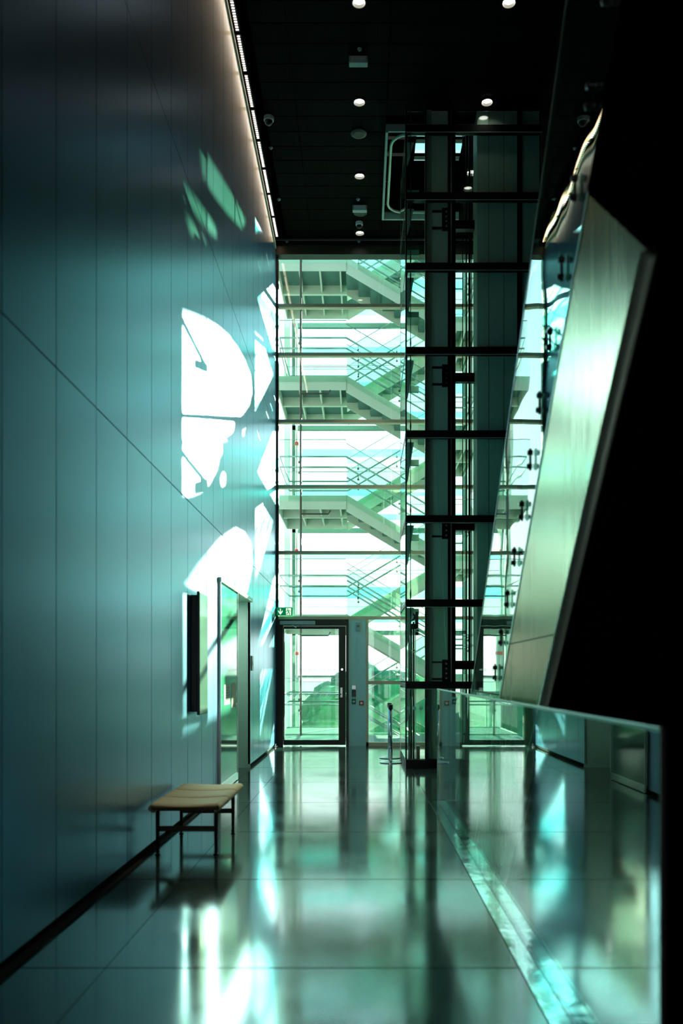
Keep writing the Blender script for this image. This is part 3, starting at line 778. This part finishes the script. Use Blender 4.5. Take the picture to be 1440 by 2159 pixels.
h2 = [(495, 1116), (515, 1125), (531, 1150), (533, 1190), (512, 1300), (500, 1420), (480, 1500), (350, 1560), (350, 1420), (372, 1260), (420, 1190), (462, 1140)]
h3 = [(421, 302), (441, 330), (462, 363), (485, 400), (520, 463), (510, 482), (480, 450), (446, 404), (426, 367), (422, 340)]
h4 = [(376, 375), (398, 398), (421, 426), (442, 455), (456, 481), (456, 500), (440, 486), (421, 463), (400, 432), (381, 404)]
h5 = [(391, 451), (415, 478), (436, 512), (430, 516), (410, 500), (397, 479)]
holes = [[to_clad(*p) for p in h] for h in [h1, h1b, h2, h3, h4, h5] + hd]
outer = [(2.82, -8), (9.0, -8), (9.0, 15), (2.82, 15)]
loops = [[Vector((a, 0, b)) for a, b in L_] for L_ in [outer] + holes]
tris = tessellate_polygon(loops); flat = [(v.x, YC, v.z) for L_ in loops for v in L_]
clt = thing('sun_patch_mask_wall', 'added pale wall right of the stair with openings that shape the sun patches', 'cladding', (6, YC, -8))
cl = MB().add(flat, [tuple(f) for f in tris]).build('cladding_sheet', M['colpale'], clt)
so_ = cl.modifiers.new('thickness', 'SOLIDIFY'); so_.thickness = .04
MB().prism([to_clad(*q) for q in h2], 'y', YC + .01, YC + .016).build('sun_dimming_pane', M['gmid'], clt)  # pane added to weaken the sun in the lower patch
for h in (h3, h4, h5):
    p_ = [to_clad(*q) for q in h]
    MB().prism(p_, 'y', YC + .01, YC + .016).build('sun_dimming_pane', M['gdim'], clt)  # dark panes added to turn these sun patches into faint streaks
t = thing('terrace_railing', 'green glass railing with dark top rail seen through the glass door', 'railing', (.4, 22.5, -.3))
box(-1.74, 2.68, 22.47, 22.53, 1.29, 1.35).build('top_rail', M['stairdark'], t)
for xr in (-1.70, -.2, 1.3, 2.6): box(xr, xr + .05, 22.48, 22.52, -.3, 1.29).build('post', M['stairdark'], t)
for xr in (-1.65, -.15, 1.35): box(xr + .01, xr + 1.24, 22.495, 22.505, -.2, 1.27).build('glass_panel', M['gmid'], t)
t = thing('drain_pipe', 'thin dark vertical pipe outside behind the left mullion', 'pipe', (-1.37, 19.3, -.01))
MB().tube([(-1.37, 19.30, -.01), (-1.37, 19.30, 11)], .024, 10).build('pipe', M['darkframe'], t)
for z in (2.25, 5.0, 7.72):
    MB().tube([(-1.37, 19.30, z), (-.75, 19.30, z), (-.70, 19.30, z + .08)], .018, 8).build('pipe_branch', M['darkframe'], t)

t = thing('water_pipe', 'slim grey pipe with red collars beside the outer frame post at left', 'pipe', (-1.69, 22.3, -.5))
# (fixed to the landings)
MB().tube([(-1.69, 22.3, -.5), (-1.69, 22.3, 12)], .03, 10).build('pipe', M['paint'], t)
for z in (1.92, 4.60, 7.40): MB().tube([(-1.69, 22.3, z - .04), (-1.69, 22.3, z + .04)], .06, 12).build('red_collar', M['red'], t)
# landscape
gr = tag(MB().box(-150, 150, 24, 420, -8.2, -8).build('grass_ground', M['ground']), 'green ground far below outside', 'ground')
gr['kind'] = 'structure'
def tree(x_, y_, h, r, label, m_='leaf'):
    t = thing('leafy_tree', label, 'tree', (x_, y_, -8), 'trees outside the glazing')
    MB().tube([(x_, y_, -8), (x_, y_, -8 + h * .6)], [r * .1, r * .05], 8).build('trunk', M['bark'], t)
    bm = bmesh.new()
    for q in range(16):
        a = random.random() * 6.28; rr = random.random() ** .5 * r * .7; zz_ = -8 + h * (.35 + .5 * random.random())
        bmesh.ops.create_icosphere(bm, subdivisions=3, radius=r * random.uniform(.28, .5), matrix=Matrix.Translation((x_ + rr * math.cos(a), y_ + rr * math.sin(a), zz_)))
    for v in bm.verts:
        v.co += v.normal * (noise.noise(v.co * 1.3) * .55 + noise.noise(v.co * 4) * .2)
    mb = MB(); bm.verts.ensure_lookup_table()
    mb.add([tuple(v.co) for v in bm.verts], [tuple(v.index for v in f.verts) for f in bm.faces]); bm.free()
    mb.build('crown', M[m_], t, smooth=True)
tl = [(-5.6, 34, 9.6, 2.3, 'leaf', 'dark green tree low behind the glass door, leftmost behind the pane'),
      (-1.2, 31, 9.3, 2.2, 'leaf2', 'yellow-green tree low in the middle of the glass door'),
      (1.9, 35, 9.7, 2.3, 'leaf', 'dark tree filling the low pane right of the door'),
      (5.4, 30, 9.3, 2.1, 'leaf2', 'yellow-green tree seen low through the lift glass'),
      (-7.5, 43, 9.6, 3.6, 'leaf2', 'wide tree farthest left outside'),
      (9.5, 38, 9.6, 3.6, 'leaf', 'wide dark tree farthest right outside'),
      (0.2, 45, 9.8, 3.6, 'leaf', 'broad distant tree on the horizon behind the others')]
for (a, b, h, r, m_, l_) in tl: tree(a, b, h, r, l_, m_)
